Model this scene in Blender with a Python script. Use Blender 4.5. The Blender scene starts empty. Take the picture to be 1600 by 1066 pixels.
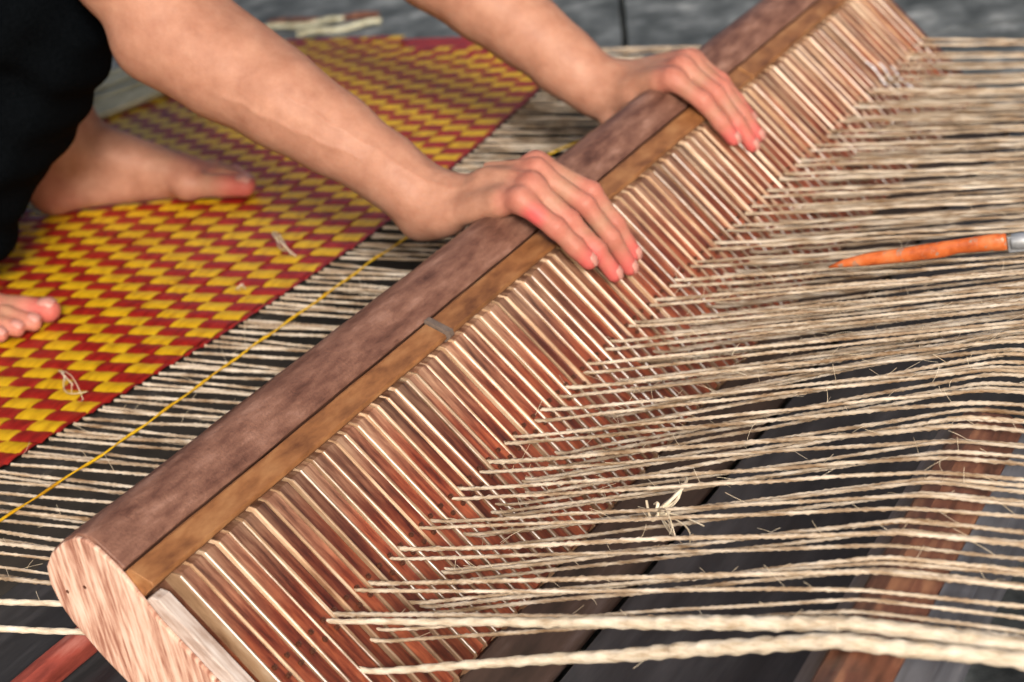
import bpy, math, random
import numpy as np
from mathutils import Matrix, Vector
random.seed(7); RS = np.random.RandomState(7)
S = bpy.context.scene
COL = S.collection

# ------------------------------------------------------------------ camera
F = 3500.0
ax = np.array([6600, -257, 3500.0]); ax /= np.linalg.norm(ax)
ay = np.array([1923, 1719, -3500.0]); ay /= np.linalg.norm(ay)
ax -= ay * ax.dot(ay); ax /= np.linalg.norm(ax)
RC = np.stack([ax, ay, np.cross(ax, ay)], 1)          # world axes seen from the camera
def ray(px, py): return np.array([(px - 800) / F, -(py - 533) / F, -1.0])
CAM = -RC.T @ (ray(742, 750) * 1.75)
def at(px, py, axis, val):                            # point of the photograph -> point of the place on a plane
    d = RC.T @ ray(px, py); t = (val - CAM[axis]) / d[axis]; return CAM + d * t
cd = bpy.data.cameras.new("camera"); cam = bpy.data.objects.new("camera", cd); COL.objects.link(cam)
m4 = Matrix([list(RC.T[0]) + [CAM[0]], list(RC.T[1]) + [CAM[1]], list(RC.T[2]) + [CAM[2]], [0, 0, 0, 1]])
cam.matrix_world = m4
cd.sensor_width = 36; cd.lens = F / 1600 * 36; cd.clip_start = 0.05; cd.clip_end = 200
cd.dof.use_dof = True; cd.dof.focus_distance = 1.68; cd.dof.aperture_fstop = 7.4
S.camera = cam

# ------------------------------------------------------------------ light
w = bpy.data.worlds.new("World"); S.world = w; w.use_nodes = True
nt = w.node_tree
sky = nt.nodes.new("ShaderNodeTexSky"); sky.sky_type = 'NISHITA'; sky.sun_disc = False; sky.dust_density = 9; sky.ozone_density = .6; sky.air_density = 1.0
LD = Vector((0.56, -0.73, 0.42)).normalized()
sky.sun_elevation = math.asin(LD.z); sky.sun_rotation = math.atan2(LD.x, LD.y)
bg = nt.nodes["Background"]; bg.inputs[1].default_value = 0.125
nt.links.new(sky.outputs[0], bg.inputs[0])
ld = bpy.data.lights.new("sun", 'SUN'); ld.energy = 3.8; ld.angle = math.radians(10.0); ld.color = (1, .95, .905)
sun = bpy.data.objects.new("sun", ld); COL.objects.link(sun)
sun.rotation_euler = LD.to_track_quat('Z', 'Y').to_euler(); sun.location = LD * 5
S.view_settings.view_transform = 'Standard'; S.view_settings.look = 'None'
S.view_settings.exposure = 0.0; S.view_settings.gamma = 1

# ------------------------------------------------------------------ helpers
def empty(name, loc=(0, 0, 0), rot=(0, 0, 0)):
    o = bpy.data.objects.new(name, None); COL.objects.link(o)
    o.location = loc; o.rotation_euler = rot; o.empty_display_size = .02; return o
def tag(o, label, cat, group=None):
    o['label'] = label; o['category'] = cat
    if group: o['group'] = group
    return o
def mesh(name, v, f, mats, smooth=True, mi=None):
    me = bpy.data.meshes.new(name)
    v = np.asarray(v, float); 
    if isinstance(f, np.ndarray) and f.ndim == 2:
        k = f.shape[1]; n = len(f)
        me.vertices.add(len(v)); me.vertices.foreach_set('co', v.ravel())
        me.loops.add(n * k); me.loops.foreach_set('vertex_index', f.ravel().astype(np.int32))
        me.polygons.add(n); me.polygons.foreach_set('loop_start', np.arange(0, n * k, k, dtype=np.int32))
        me.update(calc_edges=True); me.validate()
    else:
        me.from_pydata([tuple(p) for p in v], [], [tuple(q) for q in f]); me.update()
    if not isinstance(mats, (list, tuple)): mats = [mats]
    for m in mats: me.materials.append(m)
    if smooth: me.polygons.foreach_set('use_smooth', [True] * len(me.polygons))
    if mi is not None: me.polygons.foreach_set('material_index', list(mi))
    return me
def obj(name, me, parent=None, loc=(0, 0, 0), rot=(0, 0, 0)):
    o = bpy.data.objects.new(name, me); COL.objects.link(o)
    if parent: o.parent = parent
    o.location = loc; o.rotation_euler = rot; return o
def bevel(o, wd, seg=2):
    m = o.modifiers.new('bevel', 'BEVEL'); m.width = wd; m.segments = seg; m.limit_method = 'ANGLE'; m.angle_limit = math.radians(40)
    m.harden_normals = False; return o
def boxv(x0, x1, y0, y1, z0, z1):
    v = [(x0,y0,z0),(x1,y0,z0),(x1,y1,z0),(x0,y1,z0),(x0,y0,z1),(x1,y0,z1),(x1,y1,z1),(x0,y1,z1)]
    f = [(0,3,2,1),(4,5,6,7),(0,1,5,4),(1,2,6,5),(2,3,7,6),(3,0,4,7)]
    return v, f
def loft(profile, ys, jit=0.0, cap=True):
    """closed (a,b) profile swept along y; vertices are (a, y, b)"""
    n = len(profile); v = []; f = []
    for i, y in enumerate(ys):
        for k, (a, b) in enumerate(profile):
            d = jit * (math.sin(y * 31 + k * 1.7) + math.sin(y * 77 + k * 2.9) * .5 + random.uniform(-.4, .4))
            v.append((a + d * .5, y, b + d))
    for i in range(len(ys) - 1):
        for k in range(n):
            f.append((i*n+k, (i+1)*n+k, (i+1)*n+(k+1) % n, i*n+(k+1) % n))
    if cap:
        f.append(tuple(range(n))); f.append(tuple((len(ys)-1)*n + k for k in reversed(range(n))))
    return v, f
def cord(P, r, sides=7, twist=0.0, ecc=0.3, lump=0.12, seed=0):
    """twisted cord along polyline P (n,3)"""
    rs = np.random.RandomState(seed); P = np.asarray(P, float); n = len(P)
    T = np.gradient(P, axis=0); T /= np.linalg.norm(T, axis=1)[:, None] + 1e-12
    up = np.array([0, .1, 1.0]) if abs(T[0][2]) < .9 else np.array([1.0, 0, 0])
    A = np.cross(T, up); A /= np.linalg.norm(A, axis=1)[:, None]; B = np.cross(A, T)
    s = np.concatenate([[0], np.cumsum(np.linalg.norm(np.diff(P, axis=0), axis=1))])
    rr = np.ones(n)
    for k in range(4):
        fr = rs.uniform(40, 700); rr += lump * .5 * np.sin(s * fr + rs.uniform(0, 6))
    rad = r * rr if np.isscalar(r) else np.asarray(r) * rr
    th = np.linspace(0, 2*np.pi, sides, endpoint=False)
    ph = twist * s + rs.uniform(0, 6)
    R = rad[:, None] * (1 + ecc * np.cos(2 * (th[None, :] - ph[:, None])))
    V = P[:, None, :] + R[..., None] * (np.cos(th)[None, :, None] * A[:, None, :] + np.sin(th)[None, :, None] * B[:, None, :])
    V = V.reshape(-1, 3)
    i = np.arange(n - 1)[:, None] * sides; k = np.arange(sides)[None, :]; k2 = (k + 1) % sides
    Fq = np.stack([i + k, i + k2, i + sides + k2, i + sides + k], -1).reshape(-1, 4)
    return V, Fq
def join(parts):
    vs, fs, o = [], [], 0
    for v, f in parts:
        vs.append(np.asarray(v, float)); fs.append(np.asarray(f) + o); o += len(v)
    return np.concatenate(vs), np.concatenate(fs)

# ------------------------------------------------------------------ materials
def mat(name, base, rough=.6, ramp=None, scale=(20, 20, 20), detail=6, bump=.2, bscale=None, coord='Object', spec=.5,
        obrand=0.0, sss=0.0, sheen=0, dist=0.001, spots=None, prerot=None):
    m = bpy.data.materials.new(name); m.use_nodes = True; N = m.node_tree.nodes; L = m.node_tree.links
    b = N['Principled BSDF']; b.inputs['Roughness'].default_value = rough
    b.inputs['Specular IOR Level'].default_value = spec
    if sheen: b.inputs['Sheen Weight'].default_value = sheen
    tc = N.new('ShaderNodeTexCoord')
    src = tc.outputs[coord] if coord != 'World' else N.new('ShaderNodeNewGeometry').outputs['Position']
    if prerot:
        pr_ = N.new('ShaderNodeMapping'); pr_.inputs['Rotation'].default_value = prerot; L.new(src, pr_.inputs[0]); src = pr_.outputs[0]
    mp = N.new('ShaderNodeMapping'); mp.inputs['Scale'].default_value = scale; L.new(src, mp.inputs[0])
    if obrand:
        oi = N.new('ShaderNodeObjectInfo'); cb = N.new('ShaderNodeCombineXYZ')
        mu = N.new('ShaderNodeMath'); mu.operation = 'MULTIPLY'; mu.inputs[1].default_value = 37.0
        L.new(oi.outputs['Random'], mu.inputs[0])
        for k in range(3): L.new(mu.outputs[0], cb.inputs[k])
        L.new(cb.outputs[0], mp.inputs['Location'])
    no = N.new('ShaderNodeTexNoise'); no.inputs['Scale'].default_value = 1; no.inputs['Detail'].default_value = detail
    no.inputs['Roughness'].default_value = .62; L.new(mp.outputs[0], no.inputs['Vector'])
    col = None
    if ramp:
        cr = N.new('ShaderNodeValToRGB'); e = cr.color_ramp.elements
        while len(e) < len(ramp): e.new(.5)
        for k, (p, c) in enumerate(ramp): e[k].position = p; e[k].color = (*c, 1)
        L.new(no.outputs['Fac'], cr.inputs[0]); col = cr.outputs[0]
        if obrand:
            hs = N.new('ShaderNodeHueSaturation'); mr = N.new('ShaderNodeMapRange')
            mr.inputs[3].default_value = 1 - obrand; mr.inputs[4].default_value = 1 + obrand
            L.new(oi.outputs['Random'], mr.inputs[0]); L.new(mr.outputs[0], hs.inputs['Value'])
            L.new(col, hs.inputs['Color']); col = hs.outputs[0]
        if spots:                                     # (scale, threshold, colour)
            sn = N.new('ShaderNodeTexNoise'); sn.inputs['Scale'].default_value = spots[0]; sn.inputs['Detail'].default_value = 5
            L.new(tc.outputs['Object'], sn.inputs['Vector'])
            mr2 = N.new('ShaderNodeMapRange'); mr2.inputs[1].default_value = spots[1]; mr2.inputs[2].default_value = spots[1] + .08
            L.new(sn.outputs['Fac'], mr2.inputs[0])
            mx = N.new('ShaderNodeMix'); mx.data_type = 'RGBA'; mx.inputs[7].default_value = (*spots[2], 1)
            L.new(mr2.outputs[0], mx.inputs[0]); L.new(col, mx.inputs[6]); col = mx.outputs[2]
        L.new(col, b.inputs['Base Color'])
    else: b.inputs['Base Color'].default_value = (*base, 1)
    if sss:
        b.inputs['Subsurface Weight'].default_value = sss; b.inputs['Subsurface Radius'].default_value = (1, .35, .2)
        b.inputs['Subsurface Scale'].default_value = .006
    if bump:
        bn = N.new('ShaderNodeTexNoise'); bn.inputs['Scale'].default_value = 1; bn.inputs['Detail'].default_value = 5
        mp2 = N.new('ShaderNodeMapping'); mp2.inputs['Scale'].default_value = bscale or tuple(s * 4 for s in scale)
        L.new(src, mp2.inputs[0]); L.new(mp2.outputs[0], bn.inputs['Vector'])
        bm = N.new('ShaderNodeBump'); bm.inputs['Strength'].default_value = bump; bm.inputs['Distance'].default_value = dist
        L.new(bn.outputs['Fac'], bm.inputs['Height']); L.new(bm.outputs[0], b.inputs['Normal'])
    return m

M = {}
M['thread'] = mat('pale_fibre', None, .85, [(.3, (.17, .10, .05)), (.45, (.34, .255, .175)), (.58, (.53, .45, .355)), (.75, (.68, .61, .52))],
                  scale=(26, 160, 160), bump=.6, bscale=(600, 900, 900), spec=.2, obrand=.14, dist=.0006)
M['rope'] = mat('thick_pale_fibre', None, .9, [(.3, (.36, .27, .18)), (.5, (.58, .50, .39)), (.7, (.72, .65, .55))], scale=(50, 200, 200), bump=.8, bscale=(500, 900, 900), spec=.2)
M['cap'] = mat('worn_purple_wood', None, .5, [(.28, (.06, .024, .016)), (.42, (.13, .058, .040)), (.55, (.20, .098, .068)), (.72, (.32, .18, .135))],
               scale=(85, 20, 85), detail=14, bump=.6, bscale=(420, 300, 420), spec=.4, dist=.0014)
M['strip'] = mat('ochre_wood_strip', None, .45, [(.3, (.10, .035, .012)), (.5, (.24, .10, .036)), (.7, (.34, .17, .07))], scale=(70, 22, 70), bump=.25, bscale=(300, 60, 300), obrand=.08)
M['tape'] = mat('grey_tape', None, .55, [(.3, (.07, .045, .035)), (.6, (.15, .115, .095))], scale=(80, 80, 80), bump=.4)
M['endwood'] = mat('pale_pink_end_wood', None, .75, [(.34, (.26, .11, .075)), (.45, (.46, .26, .19)), (.56, (.60, .41, .32)), (.72, (.68, .54, .45))],
                   scale=(28, 14, 330), detail=4, bump=.5, bscale=(30, 30, 330), spec=.2, dist=.001, prerot=(0, -.62, 0))
M['batten'] = mat('whitish_wood_batten', None, .6, [(.3, (.26, .17, .13)), (.5, (.46, .38, .34)), (.7, (.6, .55, .52))], scale=(30, 200, 200), bump=.3)
M['barrel'] = mat('red_painted_wood', None, .5, [(.3, (.12, .02, .015)), (.55, (.34, .07, .05)), (.75, (.5, .2, .16))], scale=(60, 12, 60), bump=.4)
M['rail'] = mat('dark_brown_rail', None, .5, [(.3, (.012, .008, .006)), (.6, (.06, .036, .028)), (.75, (.11, .08, .075))], scale=(40, 6, 40), bump=.3)
M['plank'] = mat('dark_slate_board', None, .5, [(.3, (.012, .012, .014)), (.5, (.036, .036, .040)), (.72, (.085, .083, .09))], scale=(30, 4, 30), detail=8, bump=.3, bscale=(150, 12, 150))
M['rust'] = mat('rusty_brown_wood', None, .45, [(.3, (.03, .012, .008)), (.5, (.13, .05, .03)), (.68, (.27, .13, .07))], scale=(60, 10, 60), detail=8, bump=.4, bscale=(60, 160, 60))
M['bluewood'] = mat('blue_grey_wood', None, .4, [(.3, (.04, .04, .048)), (.6, (.11, .115, .135)), (.75, (.2, .2, .22))], scale=(70, 5, 70), bump=.3)
M['yel'] = mat('yellow_rush', None, .45, [(.3, (.42, .20, .004)), (.5, (.64, .375, .006)), (.7, (.74, .47, .015))], scale=(120, 30, 60), bump=.55, bscale=(900, 25, 900), coord='World', dist=.0008)
M['red'] = mat('red_rush', None, .45, [(.3, (.16, .004, .003)), (.5, (.30, .011, .007)), (.7, (.40, .024, .012))], scale=(120, 30, 60), bump=.55, bscale=(900, 25, 900), coord='World', dist=.0008)
M['ground'] = mat('blue_grey_stone', None, .7, [(.34, (.03, .036, .037)), (.47, (.08, .09, .092)), (.57, (.14, .155, .16)), (.72, (.36, .38, .38))], scale=(14, 14, 14), detail=9, bump=.4, bscale=(40, 40, 40), dist=.004)
M['gap'] = mat('dark_dirt', None, .95, [(.3, (.012, .014, .01)), (.7, (.03, .034, .024))], scale=(20, 20, 20))
M['platform'] = mat('dark_platform_boards', None, .7, [(.3, (.02, .018, .016)), (.7, (.06, .052, .046))], scale=(20, 4, 20))
M['straw'] = mat('pale_green_straw', None, .6, [(.3, (.24, .22, .13)), (.6, (.46, .45, .33)), (.8, (.6, .58, .48))], scale=(60, 6, 60), obrand=.12, bump=.3)
M['wisp'] = mat('dry_wisp', None, .5, [(.3, (.6, .48, .3)), (.7, (.8, .72, .58))], scale=(90, 90, 90), bump=0)
M['orange'] = mat('chipped_orange_paint', None, .32, [(.3, (.28, .055, .014)), (.5, (.46, .105, .025)), (.7, (.52, .17, .06))], scale=(60, 60, 60), bump=.5, spots=(130, .58, (.28, .17, .12)))
M['steel'] = mat('dull_steel', None, .35, [(.3, (.2, .22, .25)), (.7, (.55, .58, .62))], scale=(50, 50, 50), bump=.3); M['steel'].node_tree.nodes['Principled BSDF'].inputs['Metallic'].default_value = .6
M['cloth'] = mat('black_cloth', None, .9, [(.3, (.0006, .0010, .0014)), (.7, (.0022, .003, .004))], scale=(300, 300, 300), bump=.3, bscale=(900, 900, 900), spec=.02)
M['hair'] = mat('black_hair', None, .4, [(.3, (.01, .008, .007)), (.7, (.03, .024, .02))], scale=(300, 30, 30), bump=.5)
M['nail'] = mat('finger_nail', (.47, .22, .185), .35, bump=0, spec=.5)
M['glint'] = mat('white_glint', (.75, .76, .8), .12, bump=0, spec=1.0)
# ribs of the comb: tan and grey near the top, redder where the threads rub
def rib_material():
    m = bpy.data.materials.new('brown_rib_wood'); m.use_nodes = True; N = m.node_tree.nodes; L = m.node_tree.links
    b = N['Principled BSDF']; b.inputs['Roughness'].default_value = .34
    tc = N.new('ShaderNodeTexCoord'); oi = N.new('ShaderNodeObjectInfo')
    cb = N.new('ShaderNodeCombineXYZ'); mu = N.new('ShaderNodeMath'); mu.operation = 'MULTIPLY'; mu.inputs[1].default_value = 53.
    L.new(oi.outputs['Random'], mu.inputs[0]); [L.new(mu.outputs[0], cb.inputs[k]) for k in range(3)]
    mp = N.new('ShaderNodeMapping'); mp.inputs['Scale'].default_value = (22, 150, 60); L.new(tc.outputs['Object'], mp.inputs[0]); L.new(cb.outputs[0], mp.inputs['Location'])
    no = N.new('ShaderNodeTexNoise'); no.inputs['Scale'].default_value = 1; no.inputs['Detail'].default_value = 9; no.inputs['Roughness'].default_value = .65; L.new(mp.outputs[0], no.inputs['Vector'])
    def rampn(st):
        cr = N.new('ShaderNodeValToRGB'); e = cr.color_ramp.elements
        while len(e) < len(st): e.new(.5)
        for k, (p, c) in enumerate(st): e[k].position = p; e[k].color = (*c, 1)
        L.new(no.outputs['Fac'], cr.inputs[0]); return cr.outputs[0]
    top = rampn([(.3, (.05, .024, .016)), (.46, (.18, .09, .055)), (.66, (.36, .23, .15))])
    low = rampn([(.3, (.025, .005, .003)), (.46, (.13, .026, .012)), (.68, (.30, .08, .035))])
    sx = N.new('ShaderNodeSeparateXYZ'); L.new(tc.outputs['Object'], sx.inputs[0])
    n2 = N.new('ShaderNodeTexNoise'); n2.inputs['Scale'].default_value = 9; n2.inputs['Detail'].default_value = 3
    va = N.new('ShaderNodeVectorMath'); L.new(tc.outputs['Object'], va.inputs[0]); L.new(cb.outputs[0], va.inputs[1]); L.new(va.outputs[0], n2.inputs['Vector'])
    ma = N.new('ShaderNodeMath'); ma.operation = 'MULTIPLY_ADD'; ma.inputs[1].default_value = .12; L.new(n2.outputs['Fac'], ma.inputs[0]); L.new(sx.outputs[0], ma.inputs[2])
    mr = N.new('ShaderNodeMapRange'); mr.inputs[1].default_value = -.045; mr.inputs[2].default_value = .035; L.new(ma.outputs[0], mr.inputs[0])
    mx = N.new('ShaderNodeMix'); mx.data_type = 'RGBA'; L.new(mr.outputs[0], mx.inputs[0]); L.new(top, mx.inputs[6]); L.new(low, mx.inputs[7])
    hs = N.new('ShaderNodeHueSaturation'); m2 = N.new('ShaderNodeMapRange'); m2.inputs[3].default_value = .65; m2.inputs[4].default_value = 1.35
    L.new(oi.outputs['Random'], m2.inputs[0]); L.new(m2.outputs[0], hs.inputs['Value']); L.new(mx.outputs[2], hs.inputs['Color']); L.new(hs.outputs[0], b.inputs['Base Color'])
    bm = N.new('ShaderNodeBump'); bm.inputs['Strength'].default_value = .35; bm.inputs['Distance'].default_value = .0008
    L.new(no.outputs['Fac'], bm.inputs['Height']); L.new(bm.outputs[0], b.inputs['Normal'])
    return m
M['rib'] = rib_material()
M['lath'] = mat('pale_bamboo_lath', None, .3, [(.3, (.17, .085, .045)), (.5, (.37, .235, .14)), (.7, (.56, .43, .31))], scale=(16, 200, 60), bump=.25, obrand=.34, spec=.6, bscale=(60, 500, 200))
M['hole'] = mat('dark_hole_rim', None, .5, [(.3, (.03, .008, .004)), (.7, (.12, .04, .02))], scale=(300, 300, 300))
def thread_shade(m, x0, x1, colour):  # shade under the threads, painted as a darker colour down the laths
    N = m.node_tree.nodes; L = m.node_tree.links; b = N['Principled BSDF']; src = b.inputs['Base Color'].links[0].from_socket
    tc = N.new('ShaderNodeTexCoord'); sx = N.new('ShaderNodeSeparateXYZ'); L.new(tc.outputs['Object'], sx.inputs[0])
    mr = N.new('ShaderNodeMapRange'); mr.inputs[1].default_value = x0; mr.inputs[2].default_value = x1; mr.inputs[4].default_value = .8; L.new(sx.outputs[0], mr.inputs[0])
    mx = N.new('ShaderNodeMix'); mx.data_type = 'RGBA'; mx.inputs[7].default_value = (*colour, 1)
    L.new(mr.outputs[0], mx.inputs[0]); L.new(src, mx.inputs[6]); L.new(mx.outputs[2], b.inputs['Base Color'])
thread_shade(M['lath'], -.005, .03, (.13, .07, .04))
def skin_material():
    m = bpy.data.materials.new('skin'); m.use_nodes = True; N = m.node_tree.nodes; L = m.node_tree.links
    b = N['Principled BSDF']; b.inputs['Roughness'].default_value = .56; b.inputs['Specular IOR Level'].default_value = .32
    b.inputs['Subsurface Weight'].default_value = .25; b.inputs['Subsurface Radius'].default_value = (1, .35, .2); b.inputs['Subsurface Scale'].default_value = .006
    at_ = N.new('ShaderNodeAttribute'); at_.attribute_name = 'flush'
    tc = N.new('ShaderNodeTexCoord'); no = N.new('ShaderNodeTexNoise'); no.inputs['Scale'].default_value = 42; no.inputs['Detail'].default_value = 10; no.inputs['Roughness'].default_value = .7
    L.new(tc.outputs['Object'], no.inputs['Vector'])
    cr = N.new('ShaderNodeValToRGB'); e = cr.color_ramp.elements; e[0].position = .3; e[0].color = (.29, .13, .084, 1); e[1].position = .7; e[1].color = (.42, .22, .150, 1)
    L.new(no.outputs['Fac'], cr.inputs[0])
    mx = N.new('ShaderNodeMix'); mx.data_type = 'RGBA'; mx.inputs[7].default_value = (.50, .085, .085, 1)
    L.new(at_.outputs['Fac'], mx.inputs[0]); L.new(cr.outputs[0], mx.inputs[6]); L.new(mx.outputs[2], b.inputs['Base Color'])
    vo = N.new('ShaderNodeTexVoronoi'); vo.inputs['Scale'].default_value = 700; L.new(tc.outputs['Object'], vo.inputs['Vector'])
    n2 = N.new('ShaderNodeTexNoise'); n2.inputs['Scale'].default_value = 90; n2.inputs['Detail'].default_value = 4; L.new(tc.outputs['Object'], n2.inputs['Vector'])
    ad = N.new('ShaderNodeMath'); ad.operation = 'MULTIPLY_ADD'; ad.inputs[1].default_value = .25; L.new(vo.outputs['Distance'], ad.inputs[0]); L.new(n2.outputs['Fac'], ad.inputs[2])
    bm = N.new('ShaderNodeBump'); bm.inputs['Strength'].default_value = .5; bm.inputs['Distance'].default_value = .0012
    L.new(ad.outputs[0], bm.inputs['Height']); L.new(bm.outputs[0], b.inputs['Normal'])
    return m
M['skin'] = skin_material()

# ------------------------------------------------------------------ the ground
GZ = -.16
g = obj('ground', mesh('ground', [(-40, -40, GZ-.03), (40, -40, GZ-.03), (40, 40, GZ-.03), (-40, 40, GZ-.03)], [(0, 1, 2, 3)], M['gap'], False)); g['kind'] = 'structure'
pav = empty('pavement', (-.75, 1.91, GZ), (0, 0, math.atan2(-.30, .14))); pav['kind'] = 'structure'
v, f = boxv(0, 1.29, 0, .89, -.03, 0); slabme = mesh('paving_slab', v, f, M['ground'], False)
for i in range(-4, 4):
    for j in range(-5, 5):
        o = obj('paving_slab', slabme, pav, (i * 1.3 + .35, j * .9 + .01, random.uniform(-.002, .002)))
bevel(pav.children[0], .004)

# ------------------------------------------------------------------ boards under the loom
def board(name, x0, x1, y0, y1, z0, z1, m, parent=None, bev=.003, seg=1):
    v, f = boxv(x0, x1, y0, y1, z0, z1); return bevel(obj(name, mesh(name, v, f, m, False), parent), bev, seg)
o = board('plank', .105, .335, -.62, 1.3, -.155, -.105, M['plank']); tag(o, 'wide dark slate grey board lying under the threads right of the comb', 'board')
o = board('plank', -.42, -.20, -.7, 1.35, -.155, -.085, M['plank']); tag(o, 'dark grey board lying under the threads between red and yellow mat and comb', 'board')
o = board('plank', .50, .78, -.62, .5, -.155, -.075, M['bluewood']); tag(o, 'pale blue grey board under the threads at the right edge beyond the rusty beam', 'board')
rail = empty('side_rail', (.1, -.34, -.12)); tag(rail, 'dark brown grooved rail lying crossways below the thick rope, left of the rusty beam', 'rail')
for k in range(4):
    v, f = boxv(-.02, .9, -.052 + k * .028, -.052 + k * .028 + .024, -.03, .0 + random.uniform(-.006, .008))
    bevel(obj('board', mesh('board', v, f, M['rust'] if k % 2 else M['plank'], False), rail), .002)
# platform under the mat
pf = empty('platform', (-.9, .3, -.16)); tag(pf, 'dark low wooden platform of boards carrying the red and yellow mat', 'platform')
for k in range(8):
    v, f = boxv(-.35 + k * .105, -.35 + k * .105 + .1, -.9, .86, 0, .148); bevel(obj('board', mesh('board', v, f, M['platform'], False), pf), .003)
for k in range(4):
    v, f = boxv(-.95 + k * .15, -.95 + k * .15 + .144, -.9, .8, 0, .14); bevel(obj('board', mesh('board', v, f, M['platform'], False), pf), .003)

# beam on the right that lifts the threads; its far end is higher
bt = math.atan(.07)
beam = empty('beam', (.392, -.1, .0375), (bt, 0, 0)); tag(beam, 'rusty brown rounded wooden beam with blue grey edges lifting the threads at lower right', 'beam')
prof = [(-.016, -.002), (.0, .003), (.014, -.001), (.026, -.012), (.030, -.055), (-.024, -.055), (-.022, -.010)]
v, f = loft(prof, np.linspace(-.62, .17, 60), .0006); bevel(obj('core', mesh('core', v, f, M['rust']), beam), .001)
beam.children[0].data.polygons.foreach_set('use_smooth', [False] * len(beam.children[0].data.polygons))
v, f = loft([(-.0225, -.011), (-.0245, -.055), (-.040, -.057), (-.038, -.020)], np.linspace(-.62, .17, 30), .0005); obj('edge_strip', mesh('edge_strip', v, f, M['bluewood'], False), beam)  # left edge: sky reflection put into its blue grey colour
v, f = loft([(.0265, -.013), (.042, -.026), (.046, -.057), (.0305, -.055)], np.linspace(-.62, .17, 30), .0005); obj('edge_strip', mesh('edge_strip', v, f, M['bluewood'], False), beam)

# ------------------------------------------------------------------ the mat
def edgeX(y):
    return np.interp(y, [-.45, -.05, 0, .268, .46, .527, .74, 1.01, 1.17, 1.30], [-.452, -.437, -.434, -.399, -.390, -.388, -.404, -.432, -.47, -.60])
matob = empty('woven_mat', (-.75, .4, 0)); tag(matob, 'red and yellow checkered rush mat being woven, its edge tied to the bare threads', 'mat')
CW, RW = .0325, .0215
NR, NCc = 80, 20
def cellverts(x0, y0, i, j, w=CW, nx=4, ny=3, seed=0):
    rs = np.random.RandomState(seed)
    out = []
    bul = .0009 + rs.uniform(-.0003, .0003)
    for b in range(ny + 1):
        for a in range(nx + 1):
            u_, v_ = a / nx, b / ny
            z = bul * math.sin(math.pi * min(max(v_, 0), 1)) ** .7 + .0003 * math.sin(a * 2.4 + seed)
            out.append((x0 + u_ * w + rs.uniform(-.0003, .0003), y0 + v_ * (RW + .0006), z - (.0004 if b in (0, ny) else 0)))
    fa = [(b*(nx+1)+a, b*(nx+1)+a+1, (b+1)*(nx+1)+a+1, (b+1)*(nx+1)+a) for b in range(ny) for a in range(nx)]
    return out, fa
protos = {}
for c in ('yel', 'red'):
    for q in range(3):
        v, f = cellverts(-CW/2, -RW/2, 0, 0, seed=q + (10 if c == 'red' else 0)); protos[c, q] = mesh('woven_cell', v, f, M[c])
red_e = []
for q in range(3):
    v, f = cellverts(-CW/2, -RW/2, 0, 0, w=.006, nx=2, seed=q + 20); red_e.append(mesh('woven_cell', v, f, M['red']))
cells = []
for r in range(NR):
    y = -.42 + r * RW + RW / 2
    yph = int(round((.1745 - y) / RW)) if False else r
    ex = float(edgeX(y)); ex0 = -.434
    far = .0 if y < 1.12 else (y - 1.12) * .25
    # plain red last narrow column
    cells.append((ex - .007 + CW/2 - .007, y, 'red', 'e', r))
    for c in range(NCc):
        d = (c + .5) * CW
        x = -.448 - d + (ex - ex0) * max(0, 1 - d / .55) + .0012 * math.sin(r * .35 + c)
        if y > 1.24 and c < 8: continue
        cells.append((x, y, 'yel' if (r + c) % 2 else 'red', 'c', r))
cells.sort(key=lambda t: (t[0] - CAM[0]) ** 2 + (t[1] - CAM[1]) ** 2)
def inview(x, y):
    q = RC @ (np.array([x, y, 0]) - CAM); px = 800 + F*q[0]/-q[2]; py = 533 - F*q[1]/-q[2]
    return -20 < px < 1620 and -20 < py < 1090
vis = [c for c in cells if inview(c[0], c[1])]; single = vis[:300]; sset = set(map(id, single))
for x, y, c, k, r in single:
    me = protos[c, r % 3] if k == 'c' else red_e[r % 3]
    obj('woven_cell', me, matob, (x + .75, y - .4, random.uniform(-.0003, .0004)), (random.uniform(-.02, .02), random.uniform(-.012, .012), random.uniform(-.02, .02)))
for key in ('yel', 'red'):
    parts = []
    for n_, (x, y, c, k, r) in enumerate(cells):
        if id(cells[n_]) in sset or c != key: continue
        v, f = cellverts(-CW/2, -RW/2, 0, 0, w=CW if k == 'c' else .006, nx=4 if k == 'c' else 2, seed=n_ % 997)
        v = np.array(v) + np.array([x + .75, y - .4, random.uniform(-.0003, .0003)]); parts.append((v, f))
    v, f = join(parts); o = obj('woven_cells', mesh('woven_cells', v, f, M[key]), matob); o['kind'] = 'stuff'
ys_ = np.linspace(-.40, 1.285, 40); vv = []
for q in ys_: vv += [(-.36, q - .4, -.0014), (float(edgeX(q)) - .02 + .75, q - .4, -.0014)]
obj('backing', mesh('backing', vv, [(2*q, 2*q+1, 2*q+3, 2*q+2) for q in range(39)], M['red'], False), matob)
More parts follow.
